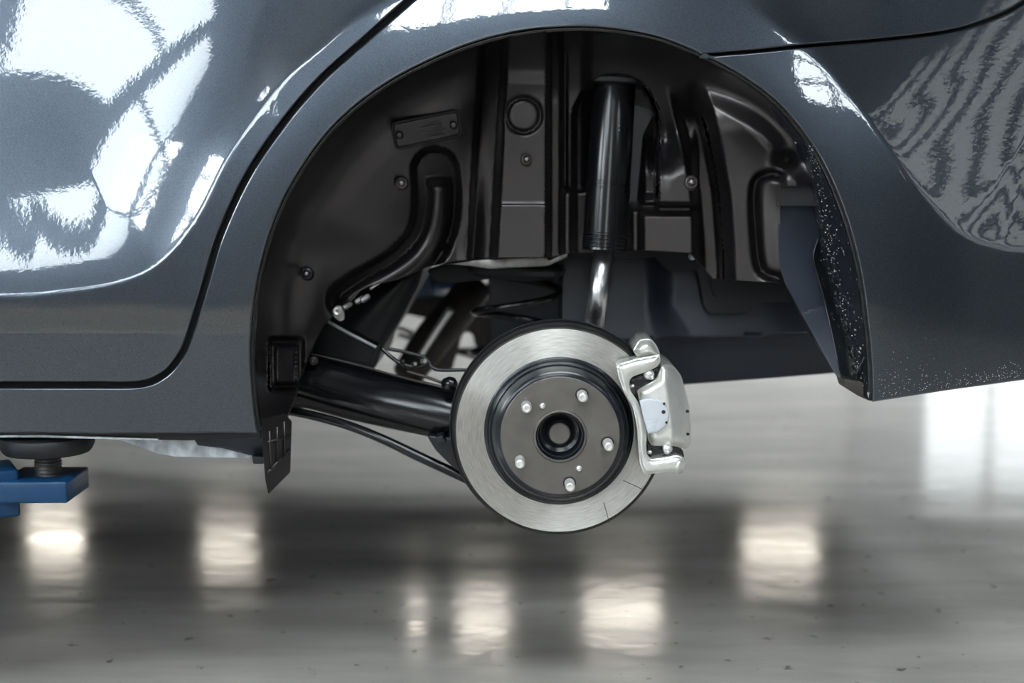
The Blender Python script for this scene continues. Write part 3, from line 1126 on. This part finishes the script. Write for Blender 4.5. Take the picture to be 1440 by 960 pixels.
lathe('strut_mount_ring', [(29 * ks, -0.006), (42 * ks, -0.002), (46 * ks, 0.006), (44 * ks, 0.012), (29 * ks, 0.012)], s_top + ax * 0.012, ax, M['black'], car, 48)
relief('strut_bracket_sheet', round_poly([(884, 128), (926, 130), (926, 150), (905, 190), (896, 290), (884, 300)], 4, 4), flat(0.295), M['blueblack'], car, hem=0.006, r=1.5, step=6)

# coil spring with upper seat
spR = 60
pts = []
for i in range(0, 361):
    a = i / 360.0 * 2 * math.pi * 3.6 - 0.9 * math.pi
    c = P(726, 384 + i / 360.0 * 205, 0.40)
    k = pxm(0.40)
    pts.append((c[0] + spR * k * math.cos(a), c[1] - spR * k * math.sin(a), c[2]))
spring = tube_w('coil_spring', pts, 5.2 * pxm(0.4), M['gloss'], car, 12)
relief('spring_backing_panel', round_poly([(686, 376), (800, 376), (800, 530), (700, 530), (690, 470)], 6, 5), flat(0.56), M['blueblack'], car, back=0.62, r=2, step=8, cap=True)
seat = lathe('spring_seat', [(0, 0.012), (60 * pxm(0.4), 0.012), (72 * pxm(0.4), 0.004), (73 * pxm(0.4), 0.0), (70 * pxm(0.4), -0.008), (60 * pxm(0.4), -0.016), (0, -0.016)], pt(722, 376, 0.40), (0.05, 0.0, 1), M['black'], car, 48)
relief('spring_seat_plate', round_poly([(628, 371), (664, 366), (690, 364), (768, 360), (772, 366), (800, 353), (797, 362), (770, 374), (690, 378), (662, 374)], 2, 3), flat(0.30), M['steel'], car, back=0.33, r=1.2, step=5, cap=True)
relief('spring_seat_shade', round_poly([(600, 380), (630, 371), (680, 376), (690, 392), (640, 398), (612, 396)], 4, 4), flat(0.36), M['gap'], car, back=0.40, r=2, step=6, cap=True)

# rear axle arm
arm = tube_px('axle_arm', [(405, 536, 0.26, 42), (432, 534, 0.25, 40), (500, 552, 0.22, 39), (560, 566, 0.19, 38), (630, 582, 0.165, 37), (700, 600, 0.15, 36)], M['gloss'], car, 10, 32)
tube_px('arm_seam', [(432, 496, 0.222, 1.5), (507, 514, 0.195, 1.6), (560, 529, 0.165, 1.6), (625, 545, 0.14, 1.6)], M['dull'], car, 8, 8)
relief('arm_bracket', round_poly([(600, 612), (660, 618), (660, 668), (640, 660), (612, 632)], 5, 4), flat(0.12), M['black'], car, back=0.2, r=2, step=6, cap=True)
relief('arm_gusset', round_poly([(612, 615), (622, 612), (628, 622), (616, 624)], 2, 3), flat(0.10), M['black'], car, back=0.15, r=1, step=5, cap=True)
arm_bolt = clip(441, 507, 0.205, 6, M['dull'], 'arm_bolt', car)
# dark box behind the arm and its bright top edge
relief('fuel_tank', round_poly([(430, 470), (470, 440), (510, 400), (560, 372), (596, 372), (590, 400), (562, 452), (536, 492), (528, 520), (430, 520)], 10, 4), pillow(round_poly([(430, 470), (470, 440), (510, 400), (560, 372), (596, 372), (590, 400), (562, 452), (536, 492), (528, 520), (430, 520)], 10, 4), 0.50, 0.05, 40), M['black'], car, back=0.8, r=2, step=6, cap=True)
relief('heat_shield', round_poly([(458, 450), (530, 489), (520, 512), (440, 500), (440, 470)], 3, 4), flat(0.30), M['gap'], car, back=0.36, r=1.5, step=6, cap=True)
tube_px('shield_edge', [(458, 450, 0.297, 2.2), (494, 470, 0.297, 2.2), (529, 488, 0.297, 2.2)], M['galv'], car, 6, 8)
# stabiliser bar
tube_px('stabiliser_bar', [(400, 576, 0.20, 6.5), (440, 584, 0.19, 6.5), (490, 598, 0.17, 6.5), (540, 618, 0.15, 6.5), (590, 642, 0.14, 7), (650, 670, 0.13, 7), (690, 690, 0.13, 7)], M['gloss'], car, 8, 14)
# brake line, sensor cable and clips
tube_px('brake_line', [(508, 404, 0.24, 2), (496, 418, 0.24, 2.2), (478, 437, 0.24, 2.2)], M['steel'], car, 4, 8)
tube_px('brake_line_end', [(536, 396, 0.23, 1.6), (520, 406, 0.23, 2)], M['stud'], car, 4, 8)
br = relief('line_clip', round_poly([(466, 437), (472, 430), (480, 430), (484, 440), (484, 450), (477, 452), (470, 446)], 2, 2), flat(0.215), M['steel'], car, back=0.225, r=1, step=3, cap=True)
lathe('clip_eye', [(2.6 * pxm(.21), 0.004), (5.2 * pxm(.21), 0.005), (5.6 * pxm(.21), 0), (2.6 * pxm(.21), 0)], pt(474.5, 437, 0.213), (0, -1, 0.1), M['stud'], br, 20)
for (u, v, r) in ((490, 428, 4.5), (507, 420, 4.2), (515, 418, 4.6), (484, 432, 4)):
    lathe('line_nut', [(0, 0.012), (r * .7 * pxm(.22), 0.011), (r * pxm(.22), 0.008), (r * pxm(.22), -0.004), (r * .6 * pxm(.22), -0.006)], pt(u, v, 0.225), (-0.7, -0.6, -0.5), M['steel'], car, 6)
tube_px('sensor_cable', [(545, 490, 0.17, 2.6), (575, 496, 0.17, 2.6), (600, 504, 0.17, 2.6), (612, 519, 0.165, 2.6), (660, 520, 0.16, 2.4), (720, 521, 0.16, 2.4)], M['black'], car, 5, 8)
tube_px('cable_loop', [(536, 488, 0.19, 3), (548, 500, 0.185, 3), (566, 512, 0.18, 3.2), (590, 516, 0.175, 3.4), (602, 510, 0.175, 3)], M['gloss'], car, 4, 8)
for (u, v, r, m) in ((597, 508, 5.5, 'steel'), (583, 512, 4, 'steel'), (566, 508, 3.5, 'black')):
    lathe('cable_clip', [(0, 0.008), (r * .5 * pxm(.17), 0.008), (r * pxm(.17), 0.004), (r * pxm(.17), -0.006)], pt(u, v, 0.165), (0.2, -1, 0.2), M[m], car, 16)
tube_px('cable_bracket', [(572, 522, 0.155, 2), (600, 530, 0.15, 2.2), (622, 538, 0.145, 2.2)], M['dull'], car, 5, 8)
lathe('ball_joint', [(0, 0.013), (5 * pxm(.12), 0.012), (9.5 * pxm(.12), 0.007), (11 * pxm(.12), 0.0), (9 * pxm(.12), -0.008), (4 * pxm(.12), -0.012)], pt(632, 540, 0.125), (0.8, -0.6, 0.1), M['gloss'], car, 24)
# far-side lower links seen through the gap
tube_px('far_axle_beam', [(572, 528, 0.95, 22), (606, 480, 1.0, 27), (642, 436, 1.05, 27), (668, 405, 1.1, 24)], M['dull'], car, 8, 16)
tube_px('far_link_rod', [(590, 502, 0.85, 4.5), (610, 470, 0.85, 5.5), (634, 434, 0.85, 6)], M['stud'], car, 6, 10)
relief('far_trailing_arm', round_poly([(625, 430), (690, 400), (690, 440), (650, 470), (636, 520), (600, 520), (610, 470)], 6, 4), flat(1.15), M['dull'], car, back=1.25, r=2, step=6, cap=True)
relief('far_subframe', round_poly([(640, 412), (700, 411), (700, 492), (668, 488), (664, 468), (646, 466)], 6, 4), flat(1.30), M['dull'], car, back=1.36, r=2, step=6, cap=True)
relief('far_cross_member', round_poly([(570, 420), (640, 416), (634, 440), (602, 448), (562, 440)], 5, 4), flat(1.28), M['dull'], car, back=1.33, r=2, step=6, cap=True)
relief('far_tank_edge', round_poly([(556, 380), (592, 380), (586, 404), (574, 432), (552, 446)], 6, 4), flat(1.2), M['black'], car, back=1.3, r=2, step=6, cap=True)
tube_px('far_stabiliser_bar', [(548, 458, 1.3, 2.5), (575, 466, 1.3, 3), (610, 486, 1.3, 3.2), (650, 492, 1.3, 3), (700, 486, 1.3, 3)], M['black'], car, 8, 10)
tube_px('exhaust_pipe', [(560, 470, 1.4, 3), (600, 482, 1.4, 3.5), (690, 508, 1.4, 3.5)], M['black'], car, 8, 10)

# ================================================================== brake disc
YD = 0.062
dc = pt(786, 606, YD)
kd = pxm(YD) * 0.995
axis = Vector((0.012, -1, -0.004)).normalized()
disc = lathe('brake_disc', [(104 * kd, 0.0), (107 * kd, 0.0), (146.5 * kd, 0.0)], dc, axis, M['rotor'], car, 160)
def on_disc(name, prof, mat, seg=128, parent=disc, off=(0, 0)):
    o = lathe(name, prof, Vector((0, 0, 0)), axis, mat, None, seg)
    o.parent = parent
    return o
def outer(name, prof, mat, seg=128):
    return on_disc(name, [(r * kd, h) for r, h in prof], mat, seg)
outer('rotor_rim', [(146.5, 0.0), (148.5, -0.0006), (151, -0.0035), (152.5, -0.008), (152.5, -0.010), (149, -0.0105), (149, -0.0165), (152.5, -0.017), (152.5, -0.025), (150, -0.0265), (60, -0.0265)], M['rim'], 160)
outer('rotor_hat', [(107, -0.003), (106.5, 0.002), (104.5, 0.003), (102, 0.0035), (100, 0.010), (98.6, 0.014), (97.6, 0.0148), (96.5, 0.0146), (95.4, 0.0185), (93, 0.028), (90.5, 0.034), (87, 0.0365), (83.5, 0.0372)], M['hatring'], 128)
face = outer('hub_face', [(83.5, 0.0372), (82.5, 0.0380), (38, 0.0385), (36.8, 0.0405), (34.6, 0.0412), (33.8, 0.040)], M['hat'], 128)
outer('hub_bore', [(33.8, 0.040), (32.6, 0.036), (32, 0.030), (30.5, 0.030), (29, 0.024), (28, 0.010), (18, 0.006), (17, 0.016), (15.5, 0.0195)], M['hatring'], 96)
outer('hub_nose', [(15.5, 0.0195), (14.0, 0.0212), (0, 0.0212)], M['hat'], 64)
lathe('dust_shield', [(100 * kd, 0), (154 * kd, 0), (155.5 * kd, 0.003), (157 * kd, 0.003), (157 * kd, -0.002), (100 * kd, -0.003)], dc - axis * 0.034, axis, M['black'], car, 128)


def disc_point(u, v, h):
    """point over the hub face, h metres in front of the rotor plane, seen at (u, v)"""
    return pt(u, v, YD - h)


for (u, v) in ((740, 569), (818, 554), (854, 622), (800.5, 678), (731, 646)):
    base = disc_point(u, v, 0.034) - dc
    r = 7.2 * kd
    prof = [(r * 1.28, 0.0), (r * 1.28, 0.0052), (r, 0.0056)]
    for q in range(11):
        prof += [(r, 0.006 + q * 0.0019), (r * 0.93, 0.0067 + q * 0.0019), (r, 0.0077 + q * 0.0019)]
    prof += [(r * 0.97, 0.0285), (r * 0.82, 0.0315), (r * 0.55, 0.0322), (r * 0.42, 0.0308), (0, 0.0303)]
    hole = lathe('stud_hole', [(r * 1.3, 0.0046), (r * 1.05, 0.0047)], Vector(base), axis, M['gap'], None, 24)
    hole.parent = disc
    s = lathe('wheel_stud', prof[2:], Vector(base), axis, M['stud'], None, 24)
    s.parent = disc
for (u, v) in ((763, 570), (814, 658)):
    base = disc_point(u, v, 0.036) - dc
    r = 4.3 * kd
    s = lathe('retaining_screw', [(0, 0.0062), (r * 0.4, 0.006), (r * 0.8, 0.005), (r, 0.0028), (r, 0)], Vector(base), axis, M['stud'], None, 20)
    s.parent = disc
for (a, b) in (((849, 706), (857, 735)), ((876, 675), (906, 689))):
    p0, p1 = pt(*a, YD) - dc, pt(*b, YD) - dc
    s = tube_w('scored_line', [p0, p1], 0.00045, M['rim'], None, 6)
    s.parent = disc

# ================================================================== brake caliper
def z5(pts):
    return [(840 + a / 4.0, 450 + b / 4.0) for a, b in pts]


body_o = round_poly(z5([(222, 392), (335, 330), (362, 252), (405, 247), (440, 268), (472, 312), (486, 362), (503, 430), (522, 510), (529, 600), (527, 695), (500, 727), (440, 709),
                        (300, 706), (284, 670), (262, 600), (250, 500), (232, 440)]), 4, 2)
_pil = pillow(body_o, 0.030, 0.020, 14)
def cal_F(u, v):
    u = np.asarray(u, float); v = np.asarray(v, float)
    rdg = np.interp(v, [512, 530, 560, 600, 630], [931, 934, 939, 944, 946])
    return _pil(u, v) + np.where(u > rdg, 0.0011 * (u - rdg), 0.00035 * (rdg - u))


caliper = relief('brake_caliper', body_o, cal_F, M['caliper'], car, back=0.155, r=1.5, step=2.6, cap=True)
br_o = round_poly(z5([(105, 262), (125, 244), (230, 214), (300, 203), (352, 190), (356, 232), (338, 262), (292, 284), (196, 318), (178, 345), (186, 400), (215, 440), (240, 482), (265, 560),
                      (278, 640), (274, 700), (278, 756), (302, 782), (380, 772), (446, 758), (484, 770), (496, 802), (486, 846), (455, 862), (420, 852), (265, 868), (245, 830), (236, 790),
                      (229, 700), (225, 620), (212, 545), (195, 480), (150, 410), (125, 340)]), 3, 2)
relief('caliper_bracket', br_o, pillow(br_o, 0.024, 0.012, 9), M['caliper'], caliper, back=0.058, r=1.2, step=2.2, cap=True)
kn = round_poly(z5([(198, 172), (236, 108), (298, 103), (330, 134), (352, 182), (354, 214), (300, 206), (232, 216)]), 4, 2)
relief('caliper_lug', kn, pillow(kn, 0.05, 0.028, 14), M['caliper'], caliper, back=0.13, r=1.5, step=2.4, cap=True)
kn2 = round_poly(z5([(440, 770), (485, 776), (493, 805), (484, 845), (466, 866), (430, 862), (418, 835)]), 4, 2)
relief('lower_lug', kn2, pillow(kn2, 0.030, 0.020, 9), M['caliper'], caliper, back=0.13, r=1.2, step=2.4, cap=True)
pad_o = round_poly(z5([(236, 450), (300, 440), (350, 455), (392, 492), (404, 535), (388, 592), (342, 628), (286, 640), (262, 560)]), 3, 2)
pad = relief('pad_shim', pad_o, flat(0.0085), M['pad'], caliper, back=0.02, r=1.0, step=4, cap=True)
for k in range(6):
    v = 560 + k * 13
    a, b = z5([(272 + k * 3, v), (344 - k * 4, v - 6)])
    tube_w('shim_line', [pt(*a, 0.0082), pt(*b, 0.0082)], 0.0004, M['galv'], pad, 6).matrix_parent_inverse = Matrix()
for (u, v, r) in ((372, 516, 11), (388, 575, 7), (376, 470, 6)):
    a = z5([(u, v)])[0]
    lathe('shim_notch', [(0, 0.0012), (r / 4 * kd, 0.0012), (r / 4 * kd, -0.004)], pt(*a, 0.009), (0, -1, 0), M['gap'], caliper, 16)
for pts_ in ([(182, 338), (292, 290), (345, 262), (352, 300), (330, 335), (222, 392), (200, 380)], [(280, 698), (440, 706), (480, 730), (490, 770), (300, 785), (280, 757)]):
    o_ = round_poly(z5(pts_), 2, 2)
    relief('pad_backing', o_, flat(0.034), M['shim'], caliper, back=0.06, r=1, step=4, cap=True)
for (u, v, r) in ((285, 306, 28), (300, 322, 14), (390, 722, 26), (388, 740, 16), (192, 372, 12), (290, 742, 12)):
    a = z5([(u, v)])[0]
    lathe('guide_pin', [(0, 0.014), (r * .5 / 4 * kd, 0.013), (r / 4 * kd, 0.009), (r / 4 * kd, 0.0)], pt(*a, 0.030), (0.1, -1, 0.2), M['stud'], caliper, 16)
for (u, v) in ((505, 512), (508, 640)):
    a = z5([(u, v)])[0]
    lathe('casting_pit', [(0, 0.003), (1.5 * kd, 0.003), (2.4 * kd, 0.0)], pt(*a, 0.026), (0.5, -1, 0), M['gap'], caliper, 12)

# ================================================================== sill underside and front flap of the arch
relief('sill_rail', dense([(-600, 606), (366, 606), (366, 616), (262, 619), (180, 617), (-600, 612)], 8), flat(0.045), M['black'], car, back=0.10, r=1.5, step=7, cap=True)
relief('sill_seam', round_poly([(-600, 611), (60, 611.5), (222, 616.5), (222, 619), (60, 615), (-600, 614.5)], 0.8, 6), flat(0.040), M['galv'], car, back=0.05, r=0.5, step=7, cap=True)
gs = round_poly([(128, 616), (170, 618), (198, 629), (220, 637), (246, 642), (354, 644), (354, 620), (272, 616)], 3, 3)
relief('galvanised_flange', gs, lambda u, v: 0.095 + 0.0 * u + 0.006 * np.sin(np.asarray(u) / 9.0), M['galv'], car, hem=0.006, r=1, step=4)
relief('sill_end_cover', round_poly([(271, 614), (370, 612), (371, 642), (352, 640), (312, 630), (278, 626)], 2, 3), lambda u, v: 0.05 + 0.0009 * (np.asarray(v) - 612), M['blueblack'], car, back=0.14, r=1.2, step=4, cap=True)
relief('cover_foot', round_poly([(354, 641), (371, 642), (371, 652), (356, 652)], 2, 3), flat(0.06), M['black'], car, back=0.10, r=1, step=4, cap=True)
ff = round_poly([(366, 590), (376, 588), (388, 584), (400, 582), (410, 593), (408, 664), (377, 695), (373, 675)], 2, 3)
flapf = relief('front_flap', ff, lambda u, v: 0.055 + 0.0012 * (np.asarray(u) - 372), M['liner'], car, hem=0.004, r=1.0, step=4)
for (a, b) in (((379, 606), (381, 660)), ((390, 600), (390, 648)), ((400, 592), (400, 640)), ((376, 622), (408, 612)), ((377, 664), (407, 632))):
    ya = 0.055 + 0.0012 * (a[0] - 372) - 0.001
    yb = 0.055 + 0.0012 * (b[0] - 372) - 0.001
    tube_w('flap_rib', [pt(*a, ya), pt(*b, yb)], 0.0022, M['liner'], flapf, 8).matrix_parent_inverse = Matrix()

# ================================================================== lifts
def make_lift(x_post, y_post, pad_c, label, near=True):
    base = (x_post, y_post, 0)
    t = empty('vehicle_lift', base, label, 'car lift')
    zp = pad_c[2]
    k = pxm(0.06)
    R = 66 * k
    lathe('rubber_pad', [(0, 0.0), (R * 0.97, 0.0), (R, -0.004), (R, -0.012), (R * 0.95, -0.02), (R * 0.90, -0.024), (R * 0.4, -0.026), (0, -0.026)], Vector(pad_c), (0, 0, 1), M['rubber'], t, 64)
    prof = [(0, 0.0)]
    for q in range(9):
        h = -q * 0.005
        prof += [(0.0205, h), (0.0182, h - 0.0025)]
    prof += [(0.0205, -0.047), (0, -0.047)]
    lathe('lift_screw', prof, Vector(pad_c) - Vector((0, 0, 0.024)), (0, 0, 1), M['steel'], t, 32)
    za = zp - 0.0585
    s = 1 if near else -1
    bm = bmesh.new()
    box(bm, pad_c[0] - 0.057, pad_c[0] + 0.044, pad_c[1] - 0.055, pad_c[1] + 0.055, za - 0.032, za)
    from_bm('pad_holder', bm, M['blue'], t, bevel=0.003)
    # telescopic arm back to the post
    p0 = Vector((pad_c[0] - 0.05, pad_c[1], za - 0.02))
    p1 = Vector((x_post, y_post, za - 0.02))
    d = (p1 - p0).normalized()
    n = d.cross(Vector((0, 0, 1))).normalized()
    bm = bmesh.new()
    def bar(a, b, w, h):
        vs = [bm.verts.new(q) for q in (a + n * w + Vector((0, 0, h)), a - n * w + Vector((0, 0, h)), a - n * w - Vector((0, 0, h)), a + n * w - Vector((0, 0, h)),
                                       b + n * w + Vector((0, 0, h)), b - n * w + Vector((0, 0, h)), b - n * w - Vector((0, 0, h)), b + n * w - Vector((0, 0, h)))]
        for f in ((0, 1, 2, 3), (4, 7, 6, 5), (0, 4, 5, 1), (1, 5, 6, 2), (2, 6, 7, 3), (3, 7, 4, 0)):
            bm.faces.new([vs[i] for i in f])
    bar(p0, p0.lerp(p1, 0.6), 0.045, 0.035)
    from_bm('inner_arm', bm, M['blue'], t, bevel=0.004)
    bm = bmesh.new()
    bar(p0.lerp(p1, 0.45), p1, 0.06, 0.048)
    from_bm('outer_arm', bm, M['blue'], t, bevel=0.004)
    bm = bmesh.new()
    box(bm, x_post - 0.16, x_post + 0.16, y_post - 0.12, y_post + 0.12, 0, 2.7)
    from_bm('post', bm, M['blue'], t, bevel=0.01)
    bm = bmesh.new()
    box(bm, x_post - 0.3, x_post + 0.3, y_post - 0.25, y_post + 0.25, 0, 0.02)
    from_bm('base_plate', bm, M['blue'], t, bevel=0.004)
    return t


pc = P(66, 612, 0.085)
make_lift(-2.0, -0.55, (pc[0], pc[1], pc[2]), 'blue lift arm with screw pad under the near door sill', True)
pf = P(645, 372, 1.60)
make_lift(-2.0, 2.35, (pf[0], 1.66, 0.60), 'blue lift arm holding the far side behind the coil spring', False)
